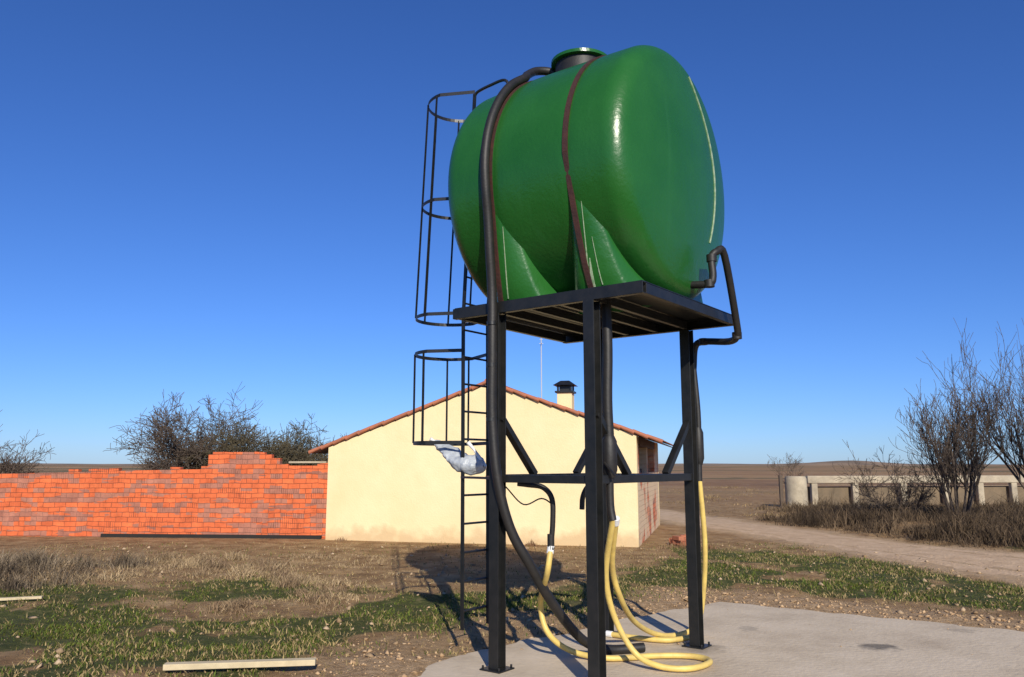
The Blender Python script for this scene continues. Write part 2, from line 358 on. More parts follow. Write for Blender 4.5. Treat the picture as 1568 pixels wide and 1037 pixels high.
npmesh('hills',hv,hf,simple('hill_soil',(.40,.26,.15),(.15,.11,.07),rough=1,scale=.012,bump=0),smooth=True)
# ------------------------------------------------------------------ vegetation scatter
def blades(name,px,py,h,w,lean,col,mat,z0=None,parent=None):
    n=len(px); z=height(px,py)-.01 if z0 is None else z0
    a=rng.random(n)*2*np.pi; la=rng.random(n)*2*np.pi; ll=lean*rng.random(n)**.7*h
    dx=np.cos(a)*w/2; dy=np.sin(a)*w/2; lx=np.cos(la)*ll; ly=np.sin(la)*ll
    B1=np.stack([px-dx,py-dy,z],1); B2=np.stack([px+dx,py+dy,z],1)
    M1=np.stack([px-dx*.8+lx*.35,py-dy*.8+ly*.35,z+h*.6],1); M2=np.stack([px+dx*.8+lx*.35,py+dy*.8+ly*.35,z+h*.6],1)
    T=np.stack([px+lx,py+ly,z+h],1)
    verts=np.stack([B1,B2,M2,M1,T],1).reshape(-1,3); i=np.arange(n)*5
    faces=np.concatenate([np.stack([i,i+1,i+2],1),np.stack([i,i+2,i+3],1),np.stack([i+3,i+2,i+4],1)])
    return npmesh(name,verts,faces,mat,np.repeat(col,5,0),parent)
n=400000
px=rng.uniform(-9.5,9,n); py=5.6+rng.random(n)**1.25*12
rd,green,grav,ds,dr=masks(px,py)
keep=(rng.random(n)<(green*sst(.30,.60,fbm(px,py,3.,51))*.95+.06*(1-rd)*(1-grav)))&(ds>.06)&(np.abs(px)<py*.72+.5)
px,py,gg=px[keep],py[keep],green[keep]; n=len(px)
h=(.014+.038*rng.random(n)**2)*(1+.5*fbm(px,py,1.,52)); 
t=rng.random(n)[:,None]; dry=(rng.random(n)<.33+.5*(1-gg)+1.2*(fbm(px,py,.7,53)-.5))[:,None]
col=np.where(dry,np.array([.38,.28,.13])*(.4+.7*t),np.array([.062,.092,.018])*(.55+1.0*t)+np.array([.05,.035,0])*rng.random(n)[:,None])
blades('grass',px,py,h,.009+.005*rng.random(n),1.1,col,M_grass)
def thicket(name,cx,cy,num,spread,hmin,hmax,c0,c1,wd=.008,lean=.5,mat=M_weed):
    PX=[];PY=[];HH=[];C=[]
    for x,y in zip(cx,cy):
        k=int(num*(.4+1.1*rng.random())); s=spread*(.5+rng.random()); hs=(hmin+(hmax-hmin)*rng.random()**1.5)
        dxx=rng.normal(0,s,k); dyy=rng.normal(0,s,k); fall=np.exp(-(dxx**2+dyy**2)/(2.5*s*s))
        PX.append(x+dxx); PY.append(y+dyy); HH.append(hs*(.2+.8*fall)*(.35+.65*rng.random(k)))
        cc=(np.array(c0)+(np.array(c1)-np.array(c0))*rng.random())[None]*(.6+.7*rng.random(k))[:,None]; C.append(cc)
    PX,PY,HH,C=map(np.concatenate,(PX,PY,HH,C))
    return blades(name,PX,PY,HH,wd*(.6+.8*rng.random(len(PX))),lean,C,mat)
k=480; cx=-10+9.0*rng.random(k); cy=9.6+5.0*rng.random(k); kk=fbm(cx,cy,.7,61)>.47; cx,cy=cx[kk],cy[kk]
kk=(cx<-1.8); cx,cy=cx[kk],cy[kk]
thicket('dry_weeds',cx,cy,150,.15,.04,.24,(.22,.145,.085),(.46,.34,.19),wd=.009,lean=1.4)
k=80; cx=rng.uniform(-9.8,-6.0,k); cy=rng.uniform(10.4,13.6,k)
thicket('dry_weeds',cx,cy,180,.2,.22,.50,(.085,.062,.042),(.30,.23,.15),wd=.008,lean=1.0)
k=14; cx=rng.uniform(-4,4,k); cy=16.7-.25*(cx-2.5)+rng.normal(0,.2,k)
thicket('dry_weeds',cx,cy,50,.10,.1,.45,(.16,.08,.04),(.36,.24,.14),wd=.012,lean=.7)
k=820; cy=14.8+10*rng.random(k)**1.1; cx=polyx(cy)+rw(cy)+.7+rng.random(k)**1.2*10
cyk=(cx<cy*.8+2)&(cx>cy*.27)&(fbm(cx,cy,.5,66)>.36); cx,cy=cx[cyk],cy[cyk]
thicket('roadside_brush',cx,cy,110,.28,.12,.68,(.040,.028,.019),(.16,.11,.065),wd=.014,lean=1.0)
k=200; cx=rng.uniform(10,26,k); cy=rng.uniform(25,31.5,k)
thicket('roadside_brush',cx,cy,110,.5,.25,.80,(.06,.042,.028),(.20,.14,.08),wd=.02,lean=1.0)
k=150; cx=rng.uniform(5.5,30,k); cy=rng.uniform(24,60,k); kk=(np.abs(cx-polyx(cy))>2.4); cx,cy=cx[kk],cy[kk]
thicket('roadside_brush',cx,cy,60,.6,.08,.30,(.14,.10,.055),(.34,.24,.12),wd=.03,lean=1.2)
def grit(name,px,py,s,c0,c1):
    n=len(px); o=np.array([[1,0,0],[-1,0,0],[0,1,0],[0,-1,0],[0,0,1],[0,0,-1]],float)
    fc=np.array([[0,2,4],[2,1,4],[1,3,4],[3,0,4],[2,0,5],[1,2,5],[3,1,5],[0,3,5]])
    z=np.where(inside(px,py,slab),0.,height(px,py))
    jit=.55+.8*rng.random((n,6,1)); rot=rng.random(n)*6.28; c,s2=np.cos(rot),np.sin(rot)
    v=o[None]*jit*s[:,None,None]; v[:,:,2]*=.6; v+=rng.normal(0,.2,(n,6,3))*s[:,None,None]
    x=v[:,:,0]*c[:,None]-v[:,:,1]*s2[:,None]; y=v[:,:,0]*s2[:,None]+v[:,:,1]*c[:,None]
    v=np.stack([x+px[:,None],y+py[:,None],v[:,:,2]+z[:,None]+.2*s[:,None]],2).reshape(-1,3)
    f=(fc[None]+(np.arange(n)*6)[:,None,None]).reshape(-1,3)
    col=(np.array(c0)+(np.array(c1)-np.array(c0))*rng.random((n,1)))
    npmesh(name,v,f,M_stone,np.repeat(col,6,0))
n=60000; px=rng.uniform(-2,9,n); py=rng.uniform(5.8,14,n); rd,green,grav,ds,dr=masks(px,py)
kp=(ds>0)&(rng.random(n)<grav**1.3*.7+.01)|((ds==0)&(rng.random(n)<.004)); px,py=px[kp],py[kp]
grit('gravel',px,py,.005+.028*rng.random(len(px))**7,(.34,.215,.115),(.54,.37,.21))
n=3800; px=rng.uniform(-9,8,n); py=rng.uniform(6.3,17,n); rd,green,grav,ds,dr=masks(px,py); kp=(ds>0)
grit('stones',px[kp],py[kp],.006+.045*rng.random(kp.sum())**8,(.26,.17,.09),(.52,.38,.24))
# ------------------------------------------------------------------ bare trees
def segs_mesh(name,sg,mat):
    A=np.array([s[0] for s in sg]);B=np.array([s[1] for s in sg]);ra=np.array([s[2] for s in sg]);rb=np.array([s[3] for s in sg])
    d=B-A; d/=np.linalg.norm(d,axis=1)[:,None]+1e-9; ref=np.where(np.abs(d[:,2:3])>.9,[[1,0,0]],[[0,0,1]])
    u=np.cross(d,ref); u/=np.linalg.norm(u,axis=1)[:,None]; w=np.cross(d,u); K=4; vs=[]
    for P,r in((A,ra),(B,rb)):
        for j in range(K):
            a=2*math.pi*j/K; vs.append(P+(u*math.cos(a)+w*math.sin(a))*r[:,None])
    v=np.stack(vs,1).reshape(-1,3); i=(np.arange(len(sg))*2*K)[:,None]
    f=np.concatenate([i+np.array([[j,(j+1)%K,(j+1)%K+K,j+K]]) for j in range(K)])
    npmesh(name,v,f,mat)
def bare_tree(name,base,H,spread,stems,mat,seed,lv=3,up=.25,kids=(6,5,5),trunk=.0,r0=.05,twr=.004):
    R=random.Random(seed); sg=[]
    def rv(): return V((R.gauss(0,1),R.gauss(0,1),R.gauss(0,1)))
    def br(p,d,L,r,l):
        ns=5 if l<2 else 3; st=L/ns; pts=[]
        for k in range(ns):
            d=(d+rv()*(.08+.04*l)+V((0,0,up*.25))).normalized(); q=p+d*st; r2=max(r*(.86 if l<lv else .7),twr)
            sg.append((tuple(p),tuple(q),r,r2)); pts.append((q.copy(),d.copy(),r2)); p=q; r=r2
        if l<lv:
            for c in range(kids[l]):
                q,dd,rr=pts[R.randint(1 if l==0 else 0,len(pts)-1)]
                nd=(dd*.85+rv()*(.62-up*.5)+V((0,0,up*.45))).normalized()
                br(q,nd,L*R.uniform(.42,.68),max(rr*.6,twr),l+1)
    b=V(base); z=float(height(np.array([b.x]),np.array([b.y]))[0]); b.z=z-.05
    top=b
    if trunk:
        t=b+V((.05,0,trunk)); sg.append((tuple(b),tuple(t),r0*1.8,r0*1.3)); top=t
    for i in range(stems):
        a=2*math.pi*(i+R.random()*.7)/stems; d=V((math.cos(a)*spread,math.sin(a)*spread,1)).normalized()
        br(top+V((math.cos(a),math.sin(a),0))*.05*(0 if trunk else 3),d,(H-trunk)*R.uniform(.5,.72),r0*R.uniform(.6,1),0)
    segs_mesh(name,sg,mat)
bare_tree('bare_tree',(-11.9,29,0),3.65,.55,10,M_bark,1,kids=(8,8,7),trunk=.7,r0=.05,twr=.007,up=.06)
bare_tree('bare_tree',(-9.2,29.5,0),3.35,.9,10,M_bark2,2,kids=(9,8,8),trunk=.5,r0=.05,twr=.007,up=.02)
bare_tree('bare_tree',(-7.2,29.5,0),3.05,1.0,9,M_bark2,3,kids=(9,8,7),trunk=.4,r0=.05,twr=.007,up=.02)
bare_tree('bare_tree',(-22.3,35,0),2.9,.9,9,M_bark,4,kids=(7,6,4),r0=.05,twr=.008)
bare_tree('bare_tree',(12.3,22.6,0),3.2,.42,13,M_bark,5,kids=(7,6,4),r0=.045,twr=.005,up=.5)
bare_tree('bare_tree',(14.5,22,0),4.4,.36,9,M_bark,6,kids=(7,6,4),r0=.05,twr=.005,up=.6)
bare_tree('bare_tree',(13.2,19.2,0),3.9,.30,7,M_bark,8,kids=(6,5,4),r0=.035,twr=.004,up=.6)
bare_tree('bare_tree',(11.2,24,0),1.7,.9,8,M_bark,9,kids=(6,5,4),r0=.03,twr=.005)
bare_tree('bare_tree',(22,65,0),2.6,.8,6,M_bark,10,kids=(5,4,3),r0=.025,twr=.006)
# ------------------------------------------------------------------ house
e1=V((.97,-.243,0)).normalized(); e2=V((.243,.97,0)).normalized(); A0=V((-4.14,18.31,-.1))
def HP(s,t,z): return A0+e1*s+e2*t+V((0,0,z+.1))
W=6.9; D=6.4; AP=3.71; zl,zr,za=1.99,2.20,3.32
house=empty('farm_house')
mb=MB()
def prism(mb,prof,t0,t1):
    i=len(mb.v); n=len(prof)
    for t in(t0,t1):
        for s,z in prof: mb.v.append(HP(s,t,z))
    mb.f.append([i+k for k in range(n)]); mb.f.append([i+n+k for k in range(n)][::-1])
    for k in range(n): a=i+k;b=i+(k+1)%n; mb.f.append([a,a+n,b+n,b])
gp=[(0,-.1),(W,-.1),(W,zr),(AP,za),(0,zl)]
prism(mb,gp,0,.22); prism(mb,gp,D-.22,D)
def hbox(mb,s0,s1,t0,t1,z0,z1): mb.box(HP((s0+s1)/2,(t0+t1)/2,(z0+z1)/2),e1*(s1-s0)/2,e2*(t1-t0)/2,(0,0,(z1-z0)/2))
hbox(mb,0,.22,.22,D-.22,-.1,zl)
mb.obj('walls',M_plaster,house)
mb=MB(); hbox(mb,W-.22,W-.003,.22,D-.22,-.1,1.42); hbox(mb,W-.22,W-.003,.22,.5,1.42,zr); hbox(mb,W-.22,W-.003,4.8,D-.22,1.42,zr); hbox(mb,W-.22,W-.003,2.5,2.75,1.42,2.0)
mb.obj('side_wall',brick('brick_side',(e2.x,e2.y),True),house)
mb=MB(); hbox(mb,W-.25,W+.02,.5,4.8,2.0,zr-.01); hbox(mb,W-.2,W-.12,.5,2.5,1.42,1.5); hbox(mb,W-.2,W-.12,1.4,1.48,1.5,2.0); hbox(mb,W-.2,W-.12,3.6,3.68,1.42,2.0)
mb.obj('window_frame',M_brown,house)
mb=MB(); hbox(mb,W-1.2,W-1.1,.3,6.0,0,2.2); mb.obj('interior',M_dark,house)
mb=MB()
def slope(s0,z0,s1,z1):
    nu=104; nv=10; i=len(mb.v)
    for a in range(nu+1):
        t=-.05+(D+.15)*a/nu
        for b in range(nv+1):
            s=s0+(s1-s0)*b/nv; z=z0+(z1-z0)*b/nv
            mb.v.append(HP(s,t,z+.035+.03*abs(math.sin(a/nu*math.pi*26))))
    for a in range(nu):
        for b in range(nv): q=i+a*(nv+1)+b; mb.f.append([q,q+1,q+nv+2,q+nv+1])
slope(AP,za+.03,-.42,za+.03-(za-zl)/AP*(AP+.42)); slope(AP,za+.03,W+.5,za+.03-(za-zr)/(W-AP)*(W+.5-AP))
mb.obj('roof_tiles',M_tile,house,smooth=True)
mb=MB()
for (s1,z1) in((-.42,za-(za-zl)/AP*(AP+.42)),(W+.5,za-(za-zr)/(W-AP)*(W+.5-AP))):
    a=HP(AP,0,za); b=HP(s1,0,z1); n=int((b-a).length/.30)
    for k in range(n):
        p=a.lerp(b,k/n)+e2*-.04+V((0,0,.060+.014*random.random())); q=a.lerp(b,(k+1.12)/n)+e2*-.04+V((0,0,.040+.014*random.random()))
        mb.tube([p,q],[.034,.045],8)
for k in range(19):
    p=HP(AP,-.05+k*.33,za+.075); q=HP(AP,-.05+(k+1.1)*.33,za+.06); mb.tube([p,q],[.055,.07],8)
mb.obj('verge_and_ridge_tiles',M_tile,house,smooth=True)
mb=MB()
for (s1,z1) in((-.40,za-(za-zl)/AP*(AP+.40)),(W+.48,za-(za-zr)/(W-AP)*(W+.48-AP))):
    a=HP(AP,D/2,za+.02); b=HP(s1,D/2,z1+.02); mb.beam(a,b,D+.06,.022,side=e2)
mb.obj('roof_boards',M_brown,house)
mb=MB(); hbox(mb,5.02,5.36,1.2,1.55,2.5,3.22); mb.obj('chimney',M_plaster,house,bevel=.01)
mb=MB(); cs,ct,cz=5.19,1.375,3.22
hbox(mb,cs-.21,cs+.21,ct-.22,ct+.22,cz,cz+.04)
for s_ in(-.15,.15):
    for t_ in(-.15,.15): hbox(mb,cs+s_-.02,cs+s_+.02,ct+t_-.02,ct+t_+.02,cz+.04,cz+.17)
i=len(mb.v)
for r_,z_ in((.25,cz+.17),(.10,cz+.28)):
    for s_,t_ in((-1,-1),(1,-1),(1,1),(-1,1)): mb.v.append(HP(cs+s_*r_,ct+t_*r_,z_))
for q in((0,3,2,1),(4,5,6,7),(0,1,5,4),(1,2,6,5),(2,3,7,6),(3,0,4,7)): mb.f.append([i+k for k in q])
hbox(mb,cs-.12,cs+.12,ct-.12,ct+.12,cz+.04,cz+.168)
mb.obj('chimney_cowl',M_black,house)
mb=MB(); b0=HP(4.45,2.2,2.9); mb.tube([b0,b0+V((0,0,1.8))],.014,6)
for k,l in((1.62,.05),(1.72,.04)): mb.beam(b0+V((-l,0,k)),b0+V((l,0,k)),.010,.010)
mb.beam(b0+V((0,-.3,1.6)),b0+V((0,.35,1.6)),.012,.012)
mb.obj('aerial',M_dish,house)
# ------------------------------------------------------------------ brick wall
w0=V((-4.18,18.55,0)); w1=V((-24,20.4,0)); wd=(w1-w0).normalized(); wn=V((-wd.y,wd.x,0))
bw=empty('brick_wall')
prof=[(0,-.1),(24,-.1),(24,1.3),(14,1.32),(9.5,1.36),(8.9,1.37),(8.9,1.375),(6.0,1.43),(4.6,1.47),(3.02,1.50),(3.02,1.57),(2.86,1.57),(2.86,1.84),(1.35,1.84),(1.35,1.75),(1.15,1.75),(1.15,1.62),(.95,1.62),(.95,1.58),(0,1.58)]
mb=MB(); n=len(prof)
for t in(0,.14):
    for s_,z in prof: mb.v.append(w0+wd*s_+wn*(-t)+V((0,0,z)))
mb.f.append(list(range(n))); mb.f.append([n+k for k in range(n)][::-1])
for k in range(n): b=(k+1)%n; mb.f.append([k,k+n,b+n,b])
M_br=brick('brick_orange',(wd.x,wd.y)); mb.obj('masonry',M_br,bw)
mb=MB(); s_=.02
while s_<20:
    zt=1.58 if s_<.95 else (1.84 if 1.4<s_<2.7 else (None if s_<3.1 else 1.505-.018*(s_-3.0)))
    L=.25
    if zt and s_+L<24 and not(.75<s_<.95):
        if 1.4<s_<2.7 or random.random()<.25:
            q=w0+wd*(s_+L/2)-wn*.07+V((0,0,zt+.02+.003*random.random()))
            tl=random.uniform(-.01,.01); mb.box(q,wd*L/2*.97+V((0,0,tl)),wn*.066,(0,0,.03))
    s_+=L
mb.obj('top_course',M_br,bw,bevel=.004)
mb=MB(); mb.box(w0+wd*.5-wn*.07+V((0,0,1.66)),wd*.44,wn*.075,(0,0,.02)); mb.obj('mortar_cap',M_oldc,bw)
mb=MB(); mb.box(w0+wd*2.7+wn*.04+V((0,0,-.012)),wd*2.6,wn*.035,(0,0,.045)); mb.obj('base_shadow_strip',M_dark,bw)  # dark strip standing in for the shadow line along the wall base
# ------------------------------------------------------------------ concrete fence + pillar
cf=empty('concrete_fence'); f0=V((11.9,33,0)); f1=V((30,35.5,0)); fd=(f1-f0).normalized(); fn=V((-fd.y,fd.x,0)); Lf=(f1-f0).length
mb=MB(); mb.box((f0+f1)/2+V((0,0,1.01)),fd*Lf/2,fn*.12,(0,0,.15))
k=.3
while k<Lf: mb.box(f0+fd*k+V((0,0,.38)),fd*.13,fn*.10,(0,0,.48)); k+=1.5+random.random()*1.2
mb.obj('rail_and_posts',M_oldc,cf,bevel=.03)
mb=MB(); mb.box((f0+f1)/2+fn*.3+V((0,0,.32)),fd*Lf/2,fn*.06,(0,0,.40)); mb.obj('opening_backing',simple('backing_brown',(.22,.16,.10),(.13,.10,.065),rough=.95,scale=1.5,bump=.6),cf)  # added sheet, its brown sets how dark the openings onto the field look
cr=empty('concrete_gatepost'); mb=MB(); p=V((11.05,31.8,-.1)); mb.tube([p,p+V((0,0,.7)),p+V((0,0,1.18)),p+V((0,0,1.26))],[.42,.41,.41,.36],20); mb.obj('pillar',M_oldc,cr,smooth=True)
mb=MB(); mb.beam(p+V((-.55,.1,0)),p+V((-.55,.1,1.3)),.12,.12); mb.beam(p+V((-.55,.1,1.0)),p+V((-.3,.1,1.0)),.06,.06); mb.obj('gate_stile',M_bark,cr)
# ------------------------------------------------------------------ tank stand
Cc=V((.766,7.10,0)); U=V((.8,-.6,0)); Vv=V((.6,.8,0))
def P(u,v,z): return Cc+U*u+Vv*v+V((0,0,z))
st=empty('steel_tower_stand')
LU,LV=.46,.86; PZ=2.86
mb=MB()
for su in(-1,1):
    for sv in(-1,1):
        c=P(su*LU,sv*LV,(PZ+.012)/2); hz=(0,0,(PZ-.012)/2)
        mb.box(c,U*.0035,Vv*.045,hz)
        for k in(-1,1): mb.box(c+Vv*k*.0485,U*.048,Vv*.0035,hz)
        mb.box(P(su*LU,sv*LV,.006),U*.10,Vv*.10,(0,0,.006))
        for a in(-1,1):
            for b in(-1,1): p=P(su*LU+a*.08,sv*LV+b*.08,.012); mb.tube([p,p+V((0,0,.025))],.010,6)
zb=1.49
for su in(-1,1): mb.box(P(su*LU,0,zb),U*.035,Vv*(LV-.053),(0,0,.032))
for sv in(-1,1): mb.box(P(0,sv*LV,zb-.002),U*(LU-.05),Vv*.03,(0,0,.03))
for su in(-1,1):
    for sv in(-1,1): mb.beam(P(su*LU,sv*(LV-.04),zb+.50),P(su*LU,sv*(LV-.52),zb+.03),.06,.05,side=U)
mb.obj('legs_and_braces',M_black,st,bevel=.003)
mb=MB(); PU,PV=.93,.90
for sv in(-1,1):
    mb.box(P(0,sv*PV,PZ+.045),U*PU,Vv*.003,(0,0,.045))
    for z in(.004,.087): mb.box(P(0,sv*(PV-.027),PZ+z),U*PU,Vv*.0235,(0,0,.0035))
for su in(-1,1): mb.box(P(su*(PU-.025),0,PZ+.045),U*.022,Vv*(PV-.06),(0,0,.040))
for u in(-.46,-.155,.155,.46): mb.box(P(u,0,PZ+.043),U*.02,Vv*(PV-.06),(0,0,.036))
mb.obj('platform_frame',M_black,st,bevel=.002)
mb=MB(); mb.box(P(0,0,PZ+.095),U*(PU-.01),Vv*(PV-.01),(0,0,.0035)); mb.obj('deck_plate',M_black,st)
TZ=PZ+.10
# tank
tk=empty('green_water_tank')
TU=-.06; KV=.945
R1=1.115; zc=TZ+R1+.005
def prof_tank():
    pts=[]; ub=.74; rs=.19
    for k in range(11):
        a=math.radians(90-79*k/10); pts.append((ub+rs*math.cos(a),R1-rs+rs*math.sin(a)))
    u1,r1=pts[-1]; ue=1.04
    for k in range(1,17):
        t=k/16; r=r1*(1-t); u=u1+(ue-u1)*(1-(1-t)**2.0); pts.append((u,max(r,0.0)))
    return pts
half=prof_tank()
S1,S2=-.40,.36
body=[(u,R1+.008*(1-(u/.72)**2)-.007*(math.exp(-((u+TU-S1)/.05)**2)+math.exp(-((u+TU-S2)/.05)**2))) for u in np.linspace(-.71,.71,71)]
pr=[(-u,r) for u,r in half[::-1]]+body+half
na=128; v=[]
def tp(u): return 1-.03*max(0,(-u-.2))
for u,r in pr:
    for j in range(na):
        a=2*math.pi*j/na; v.append(P(u+TU,r*math.cos(a)*KV*tp(u),zc+r*math.sin(a)*1.01*tp(u)))
f=[]
for k in range(len(pr)-1):
    for j in range(na): a=k*na+j;b=k*na+(j+1)%na; f.append((a,b,b+na,a+na))
npmesh('shell',[tuple(x) for x in v],f,M_tank,parent=tk,smooth=True)
def circ(u,ang,off=0):
    a=math.radians(ang); q=tp(u-TU); return P(u,(R1+off)*math.cos(a)*KV*q,zc+(R1+off)*math.sin(a)*1.01*q)
FH=1.0
def fv_(t): return .80+(1.035-.80)*(t**.75)
def fw(t,x): return (x*(.34-.22*t**.7)) if x>0 else x*(.17-.09*t**.6)
FC={S1:S1-.02,S2:S2+.03}
def rnd_(x): return (1-abs(x)**2.4)*.085
def facep(uc,x,t,sg=-1,off=0):
    return P(FC[uc]+fw(t,x),sg*(fv_(t)-.085+rnd_(x)+off),TZ+t*FH)
for uc in(S1,S2):
    mb=MB(); levels=16; m=16
    for sg in(-1,1):
        i=len(mb.v)
        xs_=[-1.0]+[-1+2*j/m for j in range(m+1)]+[1.0]
        for k in range(levels+1):
            t=k/levels
            for q,x in enumerate(xs_):
                if q in(0,len(xs_)-1): mb.v.append(P(FC[uc]+fw(t,x)*1.15,sg*.25,TZ+t*FH))
                else: mb.v.append(facep(uc,x,t,sg))
        M_=len(xs_)
        for k in range(levels):
            for j in range(M_-1): a=i+k*M_+j; mb.f.append([a,a+1,a+M_+1,a+M_])
    o=mb.obj('saddle_foot',M_tank,tk,smooth=False)
    o.data.polygons.foreach_set('use_smooth',[True]*len(o.data.polygons))
mh=P(-.14,0,0); zt=zc+R1
mb=MB()
def ringt(zs,rs,n=32):
    mb.tube([V((mh.x,mh.y,z)) for z in zs],rs,n)
ringt([zt-.08,zt+.15,zt+.17],[.25,.24,.24]); mb.obj('manhole_neck',M_hoseb,tk,smooth=True)
mb=MB(); ringt([zt+.17,zt+.175,zt+.205,zt+.225,zt+.235],[.26,.28,.28,.22,.05]); mb.obj('manhole_lid',M_tank,tk,smooth=True)
mb=MB(); q=circ(.60,88); mb.tube([q-V((0,0,.03)),q+V((0,0,.035)),q+V((0,0,.05))],[.02,.02,.012],10); mb.tube([q+V((0,0,.04)),q+V((0,0,.09))],.030,10); mb.obj('vent_cap',M_white,tk,smooth=True)
def capu(r):
    pts=[(rr,uu) for uu,rr in half][::-1]; return float(np.interp(r,[p[0] for p in pts],[p[1] for p in pts]))
mb=MB(); pl=[]
for k in range(40):
    z=.95-1.50*k/39; vv=.16+.34*math.sin(math.pi*min(1,(k/39)*.72+.04))
    r=math.hypot(vv/KV,z/1.01); pl.append(P(capu(r)+.004+TU,vv,zc+z))
for k in range(39): mb.beam(pl[k],pl[k+1]+(pl[k+1]-pl[k])*.05,.020*(1-.5*abs(k-20)/23),.008,side=Vv)
mb.obj('sight_gauge_strip',M_streak,tk)
mb=MB()
for uc,x0,x1,t0,t1,w in((S1,.12,.45,.03,.62,.009),(S2,.12,.35,.03,.68,.011),(S2,.20,.28,.02,.24,.034),(S2,.45,.5,.03,.4,.006)):
    pts=[]
    for k in range(14):
        t=t0+(t1-t0)*k/13; pts.append((facep(uc,x0+(x1-x0)*k/13,t,-1,.004),w*(1-k/15)))
    for k in range(13): mb.beam(pts[k][0],pts[k+1][0],pts[k][1],.006,side=U)
mb.obj('pale_streaks',M_streak,tk)  # thin pale strips running up the foot faces
for uc in(S1,S2):
    ub=.44 if uc>0 else -.46
    mb=MB(); path=[]; ts=(.04,.2,.35,.5,.65,.8,.92)
    def sp_(t,sg): 
        u=ub+(uc-ub)*t**.8; dx=u-FC[uc]; x=dx/(fw(t,1) if dx>0 else -fw(t,-1)); x=max(-1,min(1,x))
        return P(u,sg*(fv_(t)-.085+rnd_(x)+.012),TZ+t*FH)
    path.append(P(ub,-.80,TZ-.03)); path+=[sp_(t,-1) for t in ts]
    for a in range(182,-3,-5): path.append(circ(uc,a,.008))
    path+=[sp_(t,1) for t in ts[::-1]]; path.append(P(ub,.80,TZ-.03))
    for k in range(len(path)-1): mb.beam(path[k],path[k+1],.045,.014,side=U)
    mb.obj('steel_strap',M_rust,tk)
# fill hose
hs=empty('black_filling_hose'); mb=MB()
pts=[P(-.34,-.04,zt+.10),P(-.44,-.08,zt+.17),P(-.52,-.20,zt+.15),P(-.51,-.36,zt+.04)]
pts+= [circ(-.42,a,.055) for a in(118,130,142,154,166,178,190)]
pts+= [P(-.43,-1.04,TZ+.70),P(-.44,-1.0,TZ+.40),P(-.45,-.955,TZ+.05),P(-.44,-.962,2.5),P(-.44,-.962,2.0),P(-.40,-.94,1.5),P(-.34,-.85,1.1),P(-.25,-.70,.8),P(-.18,-.45,.45),P(-.10,-.15,.15),P(0,.1,.045),P(.2,.35,.045)]
mb.tube(pts,.040,12,smooth=8); mb.obj('hose',M_hoseb,hs,smooth=True)
mb=MB(); 
for z in(2.4,1.95,2.75): mb.tube([P(-.445,-.962,z),P(-.445,-.962,z+.03)],.045,12)
mb.tube([P(-.30,-.03,zt+.08),P(-.37,-.05,zt+.125)],.052,12); mb.obj('clips',M_black,hs,smooth=True)
# ladder with cage
ld=empty('caged_ladder'); mb=MB(); lu0=-1.10; v0,v1=-.56,-.20
def lu(z): return lu0+.12*max(0,z-TZ)/2.2
ZT=TZ+2.15
for vv in(v0,v1):
    mb.beam(P(lu0+.02,vv,.18),P(lu0,vv,TZ),.035,.012,side=U); mb.beam(P(lu0,vv,TZ),P(lu(ZT),vv,ZT),.035,.012,side=U)
z=.33
while z<TZ+2.1: mb.tube([P(lu(z),v0,z),P(lu(z),v1,z)],.010,6); z+=.25
zend=lambda vv: zc+math.sqrt(max(0,1-(vv/(R1*KV))**2))*R1*1.0
for vv in(v0,v1):
    mb.beam(P(lu0,vv,TZ-.05),P(-.92,vv,TZ-.05),.03,.03); mb.beam(P(lu0,vv,zb),P(-.5,-.84 if vv==v0 else -.7,zb),.025,.02)
    mb.tube([P(lu(ZT),vv,ZT-.02),P(lu(ZT)+.04,vv,ZT+.01),P(-.80,vv,ZT+.03),P(-.62,vv,ZT+.03),P(-.56,vv,min(ZT,zend(vv)))],.014,8,smooth=5)
mb.obj('rails_and_rungs',M_black,ld)
mb=MB(); vm=(v0+v1)/2
def hoop(z,r=.33,n=24):
    pts=[]
    for k in range(n+1):
        a=math.radians(-90-180*k/n)
        pts.append(P(lu(z)-.31+r*1.05*math.cos(a),vm+r*math.sin(a),z))
    pts=[P(lu(z),v0,z)]+pts+[P(lu(z),v1,z)]
    for a,b in zip(pts,pts[1:]): mb.beam(a,b,.005,.032,side=None)
    return pts
def cage(zs):
    rings=[hoop(z) for z in zs]
    for k in(2,7,13,19,24): 
        for A,B in zip(rings,rings[1:]): mb.beam(A[k],B[k],.022,.006,side=Vv)
cage((TZ+.03,TZ+1.13,TZ+2.17)); cage((1.80,2.64))
mb.obj('safety_cage',M_black,ld)
sk_=empty('plastic_sack'); mb=MB(); nu_,nv_=40,26
for i in range(nu_+1):
    for j in range(nv_):
        t=i/nu_; a=2*math.pi*j/nv_; rr=math.sin(math.pi*min(1,t*.93+.07))**.55*.14*(.55+.75*t)
        c=P(lu0-.36+.52*t,-.50+.05*t,1.80-.17*math.sin(t*math.pi*.6)-.05*t)
        d=Vv*math.cos(a)*rr+V((0,0,1))*math.sin(a)*rr*.62
        q=c+d; nn=noise.noise(q*8)*.04+abs(noise.noise(q*17))*.03; q=q+d.normalized()*nn if d.length>0 else q
        mb.v.append(q)
for i in range(nu_):
    for j in range(nv_): mb.f.append([i*nv_+j,i*nv_+(j+1)%nv_,(i+1)*nv_+(j+1)%nv_,(i+1)*nv_+j])
o=mb.obj('sack_body',M_bag,sk_); o.data.polygons.foreach_set('use_smooth',[True]*len(o.data.polygons))
mb=MB()
for a,b in((P(lu0-.36,-.50,1.79),P(lu0-.40,-.55,1.84)),(P(lu0+.14,-.46,1.64),P(lu0+.02,-.5,1.80))): mb.tube([a,(a+b)/2+V((0,0,.01)),b],[.02,.012,.02],8)
